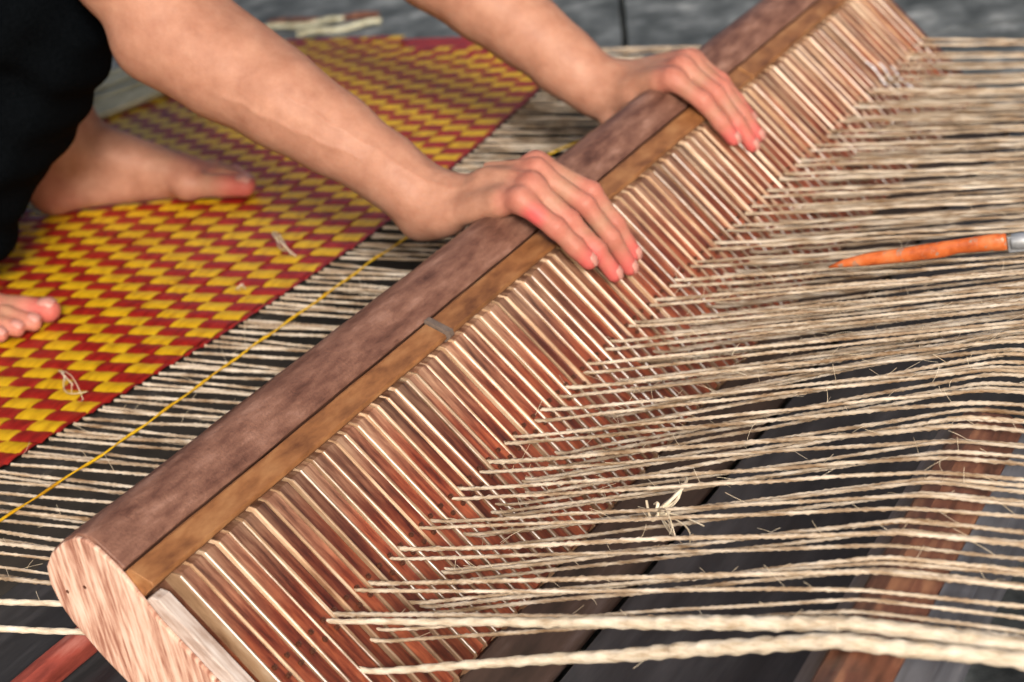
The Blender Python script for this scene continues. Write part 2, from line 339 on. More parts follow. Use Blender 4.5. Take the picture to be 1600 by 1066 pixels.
# pale straw bundle at the mat's far left edge
sb = empty('straw_bundle', (-1.13, .9, 0)); tag(sb, 'pale greenish straw strips lying along the mat behind the ankle', 'straw')
for k in range(9):
    xx = -.055 + k * .019
    v, f = cord([(xx - .16 + t * .02 + (k % 3) * .004, -.35 + t * .058, .006 + .004 * math.sin(k * 2 + t * .3)) for t in range(11)], .0085, 6, 0, .2, .04, k)
    obj('straw_strip', mesh('straw_strip', v, f, M['straw']), sb, (0, 0, .004))
for k, (px, py, L_, a) in enumerate([(470, 38, .16, .3), (505, 30, .22, .12), (530, 44, .15, .5)]):
    p = at(px, py, 2, GZ + .006); d = np.array([math.cos(a), math.sin(a), 0])
    v, f = cord([p + d * L_ * (t - .5) + np.array([0, 0, .003 * math.sin(t * 9)]) for t in np.linspace(0, 1, 8)], .005, 6, 0, .3, .1, k)
    o = obj('straw_stalk', mesh('straw_stalk', v, f, M['straw'] if k != 1 else M['rust']))
    tag(o, ['short pale straw stalk on the stone floor, nearest the near forearm', 'dark thin stick lying on the stone floor behind the mat', 'pale straw stalk on the stone floor closest to the mat edge'][k], 'straw' if k != 1 else 'stick')

# ------------------------------------------------------------------ the comb (local x = down the face, local z = out of the face)
TH = math.atan2(.762, .647)
comb = empty('weaving_comb', (0, 0, 0), (0, TH, 0)); tag(comb, 'long worn wooden weaving comb with rounded cap, pressed down by both hands', 'weaving comb')
Y0, Y1 = -.322, 1.225
prof = [(-.1215, -.0060), (-.130, -.0060), (-.142, -.0070), (-.153, -.0095), (-.1605, -.016), (-.1645, -.028), (-.1655, -.044), (-.162, -.057), (-.152, -.067), (-.138, -.073), (-.122, -.076), (-.105, -.076), (-.105, -.022), (-.121, -.022)]
v, f = loft(prof, np.linspace(Y0, Y1, 160), .0005); bevel(obj('cap', mesh('cap', v, f, M['cap']), comb), .001)
def strip(y0, y1):
    n = max(4, int((y1 - y0) / .02))
    v, f = loft([(-.1195, -.0047), (-.1185, -.0035), (-.1015, .0030), (-.0985, .001), (-.0985, -.018), (-.1195, -.018)], np.linspace(y0, y1, n), .0004)
    return bevel(obj('front_strip', mesh('front_strip', v, f, M['strip'], False), comb), .0008)
strip(Y0, .098); strip(.108, .36); strip(.365, .80); strip(.805, Y1)
# grey tape over the joint of the strips
v, f = loft([(-.1225, -.0045), (-.1215, -.0025), (-.1010, .0055), (-.0972, .003), (-.0972, -.004), (-.12, -.006)], np.linspace(.0995, .1065, 5), .0003)
obj('tape', mesh('tape', v, f, M['tape'], False), comb)
PIT = .0161
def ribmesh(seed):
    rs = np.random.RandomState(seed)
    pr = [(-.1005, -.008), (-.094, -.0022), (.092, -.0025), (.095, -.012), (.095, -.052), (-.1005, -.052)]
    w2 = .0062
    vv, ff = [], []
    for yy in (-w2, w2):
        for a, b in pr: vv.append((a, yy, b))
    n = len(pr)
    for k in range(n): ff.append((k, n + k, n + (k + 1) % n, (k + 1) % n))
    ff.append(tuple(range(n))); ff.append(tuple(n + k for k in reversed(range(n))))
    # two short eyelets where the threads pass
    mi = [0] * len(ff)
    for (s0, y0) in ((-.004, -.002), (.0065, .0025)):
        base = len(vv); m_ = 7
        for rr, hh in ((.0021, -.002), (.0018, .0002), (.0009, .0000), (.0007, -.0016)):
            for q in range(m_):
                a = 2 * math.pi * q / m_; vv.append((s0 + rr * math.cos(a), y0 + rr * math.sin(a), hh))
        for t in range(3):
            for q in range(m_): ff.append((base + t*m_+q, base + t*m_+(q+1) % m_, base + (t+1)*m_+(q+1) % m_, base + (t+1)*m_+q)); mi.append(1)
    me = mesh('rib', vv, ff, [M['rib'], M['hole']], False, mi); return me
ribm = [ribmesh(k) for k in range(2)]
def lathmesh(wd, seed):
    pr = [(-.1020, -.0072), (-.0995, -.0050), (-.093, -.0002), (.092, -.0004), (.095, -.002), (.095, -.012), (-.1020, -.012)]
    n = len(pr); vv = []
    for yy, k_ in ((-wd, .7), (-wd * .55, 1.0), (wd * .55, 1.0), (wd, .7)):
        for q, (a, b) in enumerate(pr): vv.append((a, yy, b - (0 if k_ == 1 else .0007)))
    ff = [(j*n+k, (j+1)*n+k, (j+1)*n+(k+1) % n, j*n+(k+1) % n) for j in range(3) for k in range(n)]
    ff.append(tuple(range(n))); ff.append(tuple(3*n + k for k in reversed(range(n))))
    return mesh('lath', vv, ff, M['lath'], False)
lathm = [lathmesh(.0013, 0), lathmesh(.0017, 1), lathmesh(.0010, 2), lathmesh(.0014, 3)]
y = -.296; k = 0
while y < Y1 - .02:
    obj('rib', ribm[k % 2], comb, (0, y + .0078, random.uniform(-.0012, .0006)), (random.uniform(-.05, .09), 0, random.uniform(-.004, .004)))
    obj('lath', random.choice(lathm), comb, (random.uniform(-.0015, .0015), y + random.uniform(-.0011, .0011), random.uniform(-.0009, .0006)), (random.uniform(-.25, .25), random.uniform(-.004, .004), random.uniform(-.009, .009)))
    y += PIT; k += 1
v, f = boxv(.0953, .150, Y0, Y1, -.068, -.006); bevel(obj('bottom_rail', mesh('bottom_rail', v, f, M['rail'], False), comb), .003)
# end board with its pale cut face, and the whitish batten
def endboard(ya, yb):
    pr = [(-.118, -.0080), (-.130, -.0080), (-.142, -.0088), (-.153, -.0112), (-.160, -.0175), (-.1635, -.029), (-.1645, -.044), (-.161, -.0565), (-.151, -.066), (-.137, -.0725), (-.122, -.076), (-.09, -.078), (.165, -.074), (.165, -.015), (-.08, -.013)]
    v, f = loft(pr, [ya, yb]); return bevel(obj('end_board', mesh('end_board', v, f, M['endwood'], False), comb), .0012, 2)
endboard(-.3265, Y0 - .0003); endboard(Y1 + .0003, Y1 + .006)
v, f = loft([(-.0965, -.0165), (-.0955, -.008), (-.090, -.0045), (.15, -.0045), (.15, -.0172)], np.linspace(-.3215, -.3085, 3), .0002); bevel(obj('end_batten', mesh('end_batten', v, f, M['batten'], False), comb), .001)
for (a, b) in ((-.1386, -.0582), (-.132, -.0426)):
    t = np.linspace(0, 2 * math.pi, 9)[:-1]; vv = [(a + .0016 * math.cos(q), -.3268, b + .0013 * math.sin(q)) for q in t] + [(a + .0012 * math.cos(q), -.3262, b + .001 * math.sin(q)) for q in t]
    obj('nail_head', mesh('nail_head', vv, [tuple(range(8))] + [(q, q + 8, (q+1) % 8 + 8, (q+1) % 8) for q in range(8)], M['hole'], False), comb)
# white glint on the far ribs, put in as thin shiny strands
wv = []
for q in range(3):
    yw = 1.03 + q * .02; wv.append(cord([(-.030 + q * .012 + t * .036, yw + .004 * math.sin(t * 5 + q), .0022) for t in np.linspace(0, 1, 14)], .0009, 6, 0, 0, .3, 90 + q))
v, f = join(wv); o = obj('glint', mesh('glint', v, f, M['glint']), comb); o['label'] = 'whitish glint drawn as thin strands over the far ribs'
# red bar below the comb's near end
rb = np.array([-.264, -.27, -.065])
v, f = loft([(-.011, -.010), (.010, -.011), (.013, .004), (.004, .010), (-.009, .008)], np.linspace(-.40, .10, 24), .0006)
o = obj('red_bar', mesh('red_bar', v, f, M['barrel'], False), None, tuple(rb)); bevel(o, .002); tag(o, 'reddish painted wooden bar poking out below the near end of the comb', 'bar')

# ------------------------------------------------------------------ the threads
warp = empty('warp_threads', (.1, .3, 0)); tag(warp, 'rows of pale twisted fibre threads stretched from the mat through the comb', 'threads')
WO = np.array([.1, .3, 0])
def beamtop(y): return .0455 + .07 * (y + .1)
def zend(y): return float(np.interp(y, [-.3, .1, .2, .32, .68, 1.17], [beamtop(-.3), beamtop(.1), .056, .046, .012, -.012]))
hairs = []
def thread(y0, low, seed, r=.0016, end=None, mname='thread', label=None, r2=None, ymat=None, xs=None):
    rs = np.random.RandomState(seed)
    hx = 0.002 if not low else .018 + rs.uniform(0, .012); hz = 0 if not low else -hx * 1.178 - .0
    if not low: hz = rs.uniform(-.002, .0015)
    x_front = hx
    ye = y0 + (rs.uniform(-.0045, .0045) if end is None else end)
    zt = zend(y0) + rs.uniform(-.0008, .0018) + (-.012 if (low and y0 > .2) else 0)
    near = y0 < .42
    step = .0032 if near else .007
    ym = y0 + rs.uniform(-.004, .004); ym = ym if ymat is None else ymat; exm = float(edgeX(ym)) - .004
    X = np.arange(exm if xs is None else xs, .80, step)
    knx = [exm, -.08, hx, .383, .402, .80] if y0 < .22 else [exm, -.08, hx, .39, .80]
    knz = [.0005, hz * .55, hz, zt, zt, zt - .012] if y0 < .22 else [.0005, hz * .55, hz, zt, zt + .01]
    kny = [ym, y0, y0, ye, ye, ye + rs.uniform(-.01, .01)] if y0 < .22 else [ym, y0, y0, ye, ye]
    Yv = np.interp(X, knx, kny); Zv = np.interp(X, knx, knz)
    ker = np.ones(7) / 7
    Zs = np.convolve(np.pad(Zv, 3, mode='edge'), ker, 'valid'); Zv = Zs
    for k in range(3):
        fr = rs.uniform(9, 70); am = rs.uniform(.0002, .0006) * (25 / (fr + 12)) * 1.3
        Yv = Yv + am * np.sin(X * fr + rs.uniform(0, 6)); Zv = Zv + am * .8 * np.sin(X * fr * 1.13 + rs.uniform(0, 6))
    # sag between the comb and the beam on slack threads
    P = np.stack([X, Yv, Zv], 1)
    rad = r * rs.uniform(.85, 1.15)
    if r2 is not None: rad = np.interp(X, [-.5, 0, .12, .3, .6], [r, r * .6, r, r2, r2])
    v, f = cord(P - WO, rad, 8 if near else 6, 520 if r < .002 else 170, .26 if r < .002 else .10, .16 if r < .002 else .06, seed)
    o = obj('warp_thread' if r < .002 else 'rope', mesh('warp_thread', v, f, M[mname]), warp)
    if label: o['label'] = label
    # loose fibres
    for k in range(int(12 if near else 4)):
        j = rs.randint(len(P)); d = rs.normal(size=3) * .35 + np.array([rs.choice([-1, 1]) * .8, 0, .45]); d /= np.linalg.norm(d)
        L_ = rs.uniform(.005, .018) ; c = rs.normal(size=3) * .4
        hairs.append((P[j], d, c, L_, rs.randint(1e6)))
yb = -.0820 - .0485 * 3; k = 0; ti = 0
while yb < 1.19:
    jit = random.uniform(-.0008, .0008)
    if yb > -.215:
        thread(yb + jit, False, 1000 + ti); ti += 1
    thread(yb + .0148 + jit, False, 1000 + ti); ti += 1
    if yb + .0225 < 1.17: thread(yb + .0235 + random.uniform(-.002, .002), True, 1000 + ti); ti += 1
    if yb + .0385 < 1.17: thread(yb + .0375 + random.uniform(-.002, .002), True, 1000 + ti, r=.0014); ti += 1
    if -.2 < yb < 1.15:
        thread(yb + .031 + random.uniform(-.002, .002), True, 5000 + ti, r=.0014, xs=-.02)
        if yb > .25: thread(yb + .006 + random.uniform(-.002, .002), True, 6000 + ti, r=.0014, xs=-.02)
    yb += .0485
# the two thick selvedge ropes
thread(-.2215, False, 7001, r=.0031, end=.001, ymat=-.266, mname='rope', label='thick pale rope, upper of the two along the near side', r2=.0050)
thread(-.231, True, 7002, r=.0033, end=-.006, ymat=-.305, mname='rope', label='thick pale rope nearest the camera, lower of the two', r2=.0054)
parts = []
for p, d, c, L_, sd in hairs:
    t = np.linspace(0, 1, 5)[:, None]; Q = p + d * L_ * t + c * L_ * t ** 2 * .6
    parts.append(cord(Q - WO, .00017, 3, 0, 0, 0, sd))
v, f = join(parts); o = obj('loose_fibres', mesh('loose_fibres', v, f, M['wisp']), warp); o['kind'] = 'stuff'

# yellow weft strand laid over the threads
ypts = [(-.375, -.34), (-.368, -.135), (-.356, -.007), (-.352, .2), (-.347, .451), (-.335, .582), (-.31, .75), (-.27, .86)]
yy = np.linspace(-.34, .86, 160); P = np.stack([np.interp(yy, [b for a, b in ypts], [a for a, b in ypts]) + .0006 * np.sin(yy * 23), yy, .0040 + .0004 * np.sin(yy * 90)], 1)
v, f = cord(P, .0011, 6, 60, .35, .1, 5); o = obj('yellow_strand', mesh('yellow_strand', v, f, M['yel'])); tag(o, 'single yellow rush strand laid across the threads beside the mat edge', 'strand')

# knot of straw on the threads
kn = empty('fibre_knot', (.178, -.036, .02)); tag(kn, 'frayed knot of pale fibre ends tied on the threads right of the comb', 'knot')
def wisp(parent, p0, p1, r, seed, bend=.2, name='fibre'):
    rs = np.random.RandomState(seed); p0 = np.array(p0, float); p1 = np.array(p1, float); t = np.linspace(0, 1, 9)[:, None]
    side = rs.normal(size=3) * np.linalg.norm(p1 - p0) * bend
    P = p0 + (p1 - p0) * t + side * np.sin(t * math.pi)
    v, f = cord(P, r * np.linspace(1, .6, 9), 5, 0, .3, .1, seed); return obj(name, mesh(name, v, f, M['wisp']), parent)
kp = at(1028, 800, 2, .018) - np.array([.178, -.036, .02])
for k, (px, py) in enumerate([(1072, 745), (1066, 756), (1083, 835), (1078, 848), (1066, 850), (1056, 842), (1100, 822), (1046, 835), (1062, 778)]):
    q = at(px, py, 2, .018 + .004 * (k % 3)) - np.array([.178, -.036, .02]); wisp(kn, kp, q, .0008 if k > 1 else .0016, k, .08)
for k in range(4): wisp(kn, kp + RS.normal(size=3) * .002, kp + np.array([.012 - .008 * k, .004 * (k - 1), .004]), .0015, 40 + k, .7, 'knot_loop')
# wisps on the mat
for n_, (label, ends) in enumerate([('white frayed fibre tuft lying on the mat near the loom edge', [((433, 365), (462, 400)), ((436, 368), (455, 398)), ((432, 370), (448, 392))]),
                     ('thin golden fibre wisps on the mat beside the nearer toes', [((92, 580), (130, 625)), ((96, 582), (122, 628)), ((100, 590), (136, 612)), ((98, 580), (112, 598))]),
                     ('tiny pale fibre crumb on the middle of the mat', [((376, 444), (384, 452)), ((380, 444), (377, 452))])]):
    a0 = at(*ends[0][0], 2, .006); e_ = empty('fibre_wisp', tuple(a0)); tag(e_, label, 'fibre wisp')
    for k, (a, b) in enumerate(ends):
        wisp(e_, at(*a, 2, .007) - a0, at(*b, 2, .005 + .004 * k) - a0, .0013 if n_ == 0 else .0006, 60 + k + n_ * 9, .12)

# orange knife
ka, kb = at(1295, 418, 2, .038), at(1575, 393, 2, .044)
kd = kb - ka; L_ = np.linalg.norm(kd); kz = math.atan2(kd[1], kd[0])
kn = empty('orange_knife', tuple(ka), (0, -math.asin(kd[2] / L_), kz)); tag(kn, 'pointed orange handled knife with chipped paint lying on the threads', 'knife')
secs = [(0, .0007, .0010, 0), (.012, .003, .004, .002), (.035, .0045, .0068, .0035), (.07, .005, .0078, .0045), (.10, .0052, .0086, .006), (.112, .005, .0074, .0078), (.125, .0052, .0080, .008), (.14, .0055, .0088, .0082), (L_ - .003, .0055, .009, .008), (L_, .0045, .008, .008)]
vv = []; n = 12
for (x, ry, rz, zc) in secs:
    for q in range(n):
        a = 2 * math.pi * q / n; vv.append((x, ry * math.cos(a) * (1 + .1 * math.sin(q * 3 + x * 60)), zc + rz * math.sin(a) * (1 if math.sin(a) > 0 else .75)))
ff = [(j*n+k, j*n+(k+1) % n, (j+1)*n+(k+1) % n, (j+1)*n+k) for j in range(len(secs)-1) for k in range(n)] + [tuple(reversed(range(n))), tuple((len(secs)-1)*n+k for k in range(n))]
obj('handle', mesh('handle', vv, ff, M['orange']), kn)
v, f = boxv(L_ + .0005, L_ + .09, -.0014, .0014, -.001, .013); bevel(obj('blade', mesh('blade', v, f, M['steel'], False), kn), .0006)
v, f = cord([(L_ + .004 + t, .003, .007) for t in np.linspace(0, .03, 6)], .0075, 10, 0, 0, .08, 3); obj('ferrule', mesh('ferrule', v, f, M['steel']), kn)

# ------------------------------------------------------------------ the person: smooth blended capsules -> one surface
def smin(a, b, k):
    h = np.clip(.5 + .5 * (b - a) / k, 0, 1); return b + (a - b) * h - k * h * (1 - h)
def sdcap(P, a, b, ra, rb):
    a = np.array(a); b = np.array(b); ba = b - a; L2 = ba.dot(ba) + 1e-12
    t = np.clip(((P - a) @ ba) / L2, 0, 1); d = np.linalg.norm(P - a - t[..., None] * ba, axis=-1)
    return d - (ra + (rb - ra) * t)
def grid_field(groups, lo, hi, h):
    """groups: list of (k_join, [(a, b, ra, rb, k)]) ; every primitive is only evaluated near itself"""
    lo = np.array(lo); n = np.ceil((np.array(hi) - lo) / h).astype(int) + 1
    D = np.full(n, .05, np.float32)
    xs = [lo[k] + np.arange(n[k]) * h for k in range(3)]
    for kj, prims in groups:
        G = np.full(n, .05, np.float32)
        glo = np.array([10**6] * 3); ghi = np.array([0] * 3)
        for (a, b, ra, rb, k) in prims:
            mg = max(ra, rb) + .03
            p0 = np.maximum(np.floor((np.minimum(a, b) - mg - lo) / h).astype(int), 0); p1 = np.minimum(np.ceil((np.maximum(a, b) + mg - lo) / h).astype(int) + 1, n)
            if np.any(p1 <= p0): continue
            sl = tuple(slice(p0[q], p1[q]) for q in range(3))
            Pg = np.stack(np.meshgrid(xs[0][sl[0]], xs[1][sl[1]], xs[2][sl[2]], indexing='ij'), -1)
            G[sl] = smin(G[sl], sdcap(Pg, a, b, ra, rb).astype(np.float32), k)
            glo = np.minimum(glo, p0); ghi = np.maximum(ghi, p1)
        sl = tuple(slice(glo[q], ghi[q]) for q in range(3))
        D[sl] = smin(D[sl], G[sl], kj)
    return D, lo, h
def nets(D, lo, h):
    ins = D < 0; n = D.shape
    c = [ins[i:n[0]-1+i, j:n[1]-1+j, k:n[2]-1+k] for i in (0, 1) for j in (0, 1) for k in (0, 1)]
    cnt = sum(x.astype(np.int8) for x in c); act = (cnt > 0) & (cnt < 8)
    I, J, K = np.nonzero(act); idx = -np.ones(act.shape, np.int64); idx[I, J, K] = np.arange(len(I))
    acc = np.zeros((len(I), 3)); num = np.zeros(len(I))
    cor = [(i, j, k) for i in (0, 1) for j in (0, 1) for k in (0, 1)]
    for a in cor:
        for q in range(3):
            if a[q]: continue
            b = list(a); b[q] = 1
            da = D[I + a[0], J + a[1], K + a[2]]; db = D[I + b[0], J + b[1], K + b[2]]
            m = (da < 0) != (db < 0); t = np.where(m, da / np.where(m, da - db, 1), 0)
            p = np.array(a, float)[None, :].repeat(len(I), 0); p[:, q] = t
            acc[m] += p[m]; num[m] += 1
    V = lo + (np.stack([I, J, K], 1) + acc / num[:, None]) * h
    Fs = []
    for q in range(3):
        r, s = [(1, 2), (2, 0), (0, 1)][q]
        A = np.take(ins, range(n[q]-1), q); B = np.take(ins, range(1, n[q]), q); X = A != B
        g = np.array(np.nonzero(X)).T; ok = (g[:, r] > 0) & (g[:, s] > 0) & (g[:, r] < n[r]-1) & (g[:, s] < n[s]-1); g = g[ok]
        fl = A[tuple(g.T)]
        er = np.zeros(3, int); er[r] = 1; es = np.zeros(3, int); es[s] = 1
        q0, q1, q2, q3 = g - er - es, g - es, g, g - er
        qs = np.stack([idx[tuple(x.T)] for x in (q0, q1, q2, q3)], 1)
        qs[~fl] = qs[~fl][:, ::-1]; Fs.append(qs)
    return V, np.concatenate(Fs)
def smooth(V, Fq, it=2, lam=.5):
    n = len(V); e = np.concatenate([Fq[:, [0, 1]], Fq[:, [1, 2]], Fq[:, [2, 3]], Fq[:, [3, 0]]])
    for _ in range(it):
        S_ = np.zeros_like(V); c = np.zeros(n)
        for a, b in ((0, 1), (1, 0)):
            for q in range(3): S_[:, q] += np.bincount(e[:, a], V[e[:, b], q], n)
            c += np.bincount(e[:, a], minlength=n)
        V = V + lam * (S_ / c[:, None] - V)
    return V
def chain(pts, rad, k=.006):
    return [(pts[i], pts[i+1], rad[i], rad[i+1], k) for i in range(len(pts) - 1)]
def at3(t): return at(t[0], t[1], 1, t[2])
flush_pts = []; nails = []
# --- right (near) hand
R_w = at3((672, 316, .318))
def digit(js, rad, nail_up=None, nail=True):
    P = [at3(j) for j in js]; flush_pts.append((P[-1], .020, .85)); flush_pts.append((P[1], .015, .45)); flush_pts.append((P[2], .014, .4)); flush_pts.append((P[0], .020, .32))
    if nail: nails.append((P[-2], P[-1], rad[-1], nail_up))
    return P, chain(P, rad, .004)
Rd = {}
Rd['pinky'] = digit([(812, 312, .290), (868, 356, .292), (898, 386, .298), (920, 408, .304)], [.0105, .0093, .0085, .0080])
Rd['ring'] = digit([(830, 290, .309), (890, 345, .311), (932, 390, .317), (960, 428, .323)], [.0108, .0092, .0084, .0078])
Rd['middle'] = digit([(838, 268, .331), (914, 320, .333), (955, 372, .339), (984, 418, .346)], [.0108, .0092, .0084, .0078])
Rd['index'] = digit([(836, 255, .352), (924, 300, .354), (962, 350, .360), (990, 396, .366)], [.0108, .0092, .0084, .0078])
def arm(W, D, thumb, fore, palm_extra):
    groups = []
    fl = []
    for nme, (P, ch) in D.items(): groups.append((.0022, ch))
    groups.append((.003, thumb))
    pal = []
    for nme, (P, ch) in D.items():
        base = W + (P[0] - W) * .12 + (P[0] - np.mean([p[0][0] for p in D.values()], 0)) * -.25
        pal.append((base, P[0] + (P[1] - P[0]) * .06, .0135, .0108, .010))
    pal += palm_extra
    pal += fore
    groups.append((.008, pal)); return groups
def J(*a): return [at3(x) for x in a]
Rf = J((672, 316, .318), (600, 262, .316), (520, 208, .314), (440, 158, .312), (350, 108, .312), (268, 50, .314), (190, -60, .318), (110, -200, .325), (50, -310, .335))
rf = [.0250, .0268, .033, .0385, .0420, .0435, .046, .050, .055]
forearmR = chain(Rf, rf, .03) + [(at3((660, 322, .31)), at3((612, 278, .305)), .0225, .024, .012), (at3((678, 300, .335)), at3((600, 252, .33)), .019, .022, .012),
            (at3((232, 66, .30)), at3((300, 90, .30)), .032, .033, .02), (at3((430, 118, .335)), at3((330, 50, .34)), .029, .034, .02)]
palmR = [(at3((690, 338, .300)), at3((775, 318, .292)), .0135, .0125, .010), (at3((655, 345, .312)), at3((700, 335, .305)), .0155, .016, .014),
         (at3((700, 305, .34)), at3((790, 292, .345)), .0155, .012, .012), (at3((760, 288, .32)), at3((820, 285, .325)), .014, .012, .012),
         # tendons on the back of the hand
         (at3((760, 268, .322)), at3((832, 279, .311)), .003, .0055, .004), (at3((760, 258, .338)), at3((840, 256, .331)), .003, .0055, .004)]
thumbR = [(at3((700, 312, .35)), at3((745, 325, .372)), .014, .0125, .01), (at3((745, 325, .372)), at3((775, 352, .375)), .0120, .0105, .006), (at3((775, 352, .375)), at3((792, 380, .372)), .0105, .009, .006)]
gR = arm(R_w, Rd, thumbR, forearmR, palmR)
nR = [p for g_ in gR for p in g_[1]]
# --- left (far) hand
L_w = at3((932, 136, .70))
Ld = {}
Ld['index'] = digit([(1050, 122, .664), (1098, 158, .660), (1126, 192, .664), (1146, 217, .668)], [.0112, .0095, .0087, .0080])
Ld['middle'] = digit([(1064, 103, .687), (1118, 146, .684), (1152, 192, .684), (1175, 227, .687)], [.0112, .0095, .0087, .0080])
Ld['ring'] = digit([(1074, 93, .710), (1128, 138, .707), (1160, 180, .706), (1184, 212, .709)], [.0108, .0092, .0084, .0078])
Ld['pinky'] = digit([(1080, 92, .731), (1126, 126, .729), (1152, 158, .729), (1172, 185, .731)], [.0100, .0085, .0078, .0072])
Lf = J((932, 136, .70), (880, 92, .70), (820, 46, .70), (755, -2, .70), (680, -55, .70), (590, -115, .70), (500, -200, .69), (430, -290, .68), (380, -360, .67))
lf = [.0265, .029, .034, .0385, .0425, .045, .047, .050, .055]
forearmL = chain(Lf, lf, .03) + [(at3((925, 146, .69)), at3((870, 108, .69)), .022, .024, .012)]
palmL = [(at3((960, 150, .685)), at3((1030, 128, .668)), .0145, .0125, .010), (at3((955, 160, .69)), at3((990, 150, .676)), .0165, .014, .012), (at3((960, 128, .71)), at3((1060, 98, .72)), .015, .012, .012)]
thumbL = [(at3((955, 162, .688)), at3((958, 190, .680)), .0155, .0125, .01), (at3((958, 190, .680)), at3((968, 215, .678)), .0122, .0105, .006), (at3((968, 215, .678)), at3((985, 238, .678)), .0105, .009, .006)]
gL = arm(L_w, Ld, thumbL, forearmL, palmL)
# --- legs and feet
def foot(side, heel, ball, tip, ank, knee):
    """side=+1: the other toes lie on +Y of the big toe"""
    heel, ball, tip, ank, knee = map(lambda t: np.array(t, float), (heel, ball, tip, ank, knee))
    fw = (tip - heel); fw[2] = 0; fw /= np.linalg.norm(fw); sd = np.cross([0, 0, 1], fw) * side
    g_ = []
    main = [(heel, heel + fw * .02 + np.array([0, 0, .012]), .027, .026, .02), (heel + fw * .01, ball - fw * .02 + sd * .018, .026, .020, .02), (ank + np.array([0, 0, -.01]), ball + sd * .008 + np.array([0, 0, .008]), .029, .016, .022),
            (ank + sd * .012, ball + sd * .035, .026, .015, .022), (heel + np.array([0, 0, .02]), ank, .026, .03, .02), (ball, ball + sd * .05 - fw * .012, .019, .015, .012),
            (ank, ank + (knee - ank) * .3, .030, .036, .03), (ank + (knee - ank) * .3, ank + (knee - ank) * .65, .036, .052, .03), (ank + (knee - ank) * .65, knee, .052, .052, .03),
            (ank + np.array([0, -.024, .004]), ank + np.array([0, .024, .004]), .014, .014, .014)]
    g_.append((.01, main))
    g_.append((.004, [(ball, tip - fw * .028 + np.array([0, 0, .003]), .017, .0125, .006), (tip - fw * .028 + np.array([0, 0, .003]), tip, .0125, .0125, .006)]))
    nails.append((tip - fw * .03, tip, .0128, np.array([0, 0, 1.0]))); flush_pts.append((tip, .03, .65)); flush_pts.append((ball + sd * .02, .03, .35)); flush_pts.append((heel, .04, .35))
    for q in range(4):
        b0 = ball + sd * (.022 + .013 * q) + fw * (.004 - .008 * q); t0 = tip + sd * (.024 + .0145 * q) - fw * (.006 + .011 * q) + np.array([0, 0, -.003])
        mid = (b0 + t0) / 2 + np.array([0, 0, .006]); r_ = .0092 - .0006 * q
        g_.append((.003, [(b0, mid, r_ + .002, r_, .006), (mid, t0, r_, r_, .005)])); nails.append((mid, t0, r_, np.array([0, 0, 1.0]))); flush_pts.append((t0, .014, .4))
    return g_
KR = np.array([-.63, .375, .325]); KL = np.array([-.80, .66, .40])
fR = foot(-1, (-.845, .215, .030), (-.690, .247, .022), (-.622, .262, .0155), (-.825, .225, .085), KR)
fL = foot(1, (-.858, .578, .030), (-.690, .614, .023), (-.622, .628, .0155), (-.835, .590, .088), KL)
# --- trunk, head
Hc = np.array([-1.12, .50, .10]); Ch = np.array([-.86, .52, .52]); SR = Rf[-1]; SL = Lf[-1]
NK = (SR + SL) / 2 + np.array([.0, 0, .07]); HD = NK + np.array([.10, 0, .14])
trunk = [(Hc, (Hc + Ch) / 2, .15, .14, .08), ((Hc + Ch) / 2, (SR + SL) / 2 - np.array([.03, 0, .08]), .14, .13, .08), (SR, SL, .06, .06, .06),
         ((SR + SL) / 2, NK, .06, .05, .04), (NK, HD - np.array([.03, 0, .06]), .05, .052, .03)]
head = [(HD + np.array([-.02, 0, .03]), HD + np.array([.0, 0, .0]), .092, .08, .04), (HD + np.array([.03, 0, -.03]), HD + np.array([.045, 0, -.075]), .058, .035, .04),
        (HD + np.array([.085, 0, .0]), HD + np.array([.105, 0, -.032]), .009, .014, .015), (HD + np.array([.083, -.022, -.062]), HD + np.array([.083, .022, -.062]), .008, .008, .01),
        (HD + np.array([-.01, -.083, -.02]), HD + np.array([-.01, -.088, .02]), .013, .013, .008), (HD + np.array([-.01, .083, -.02]), HD + np.array([-.01, .088, .02]), .013, .013, .008)]
def bounds(groups, m=.012):
    lo = np.min([np.minimum(p[0], p[1]) - max(p[2], p[3]) for g_ in groups for p in g_[1]], 0) - m
    hi = np.max([np.maximum(p[0], p[1]) + max(p[2], p[3]) for g_ in groups for p in g_[1]], 0) + m
    return lo, hi
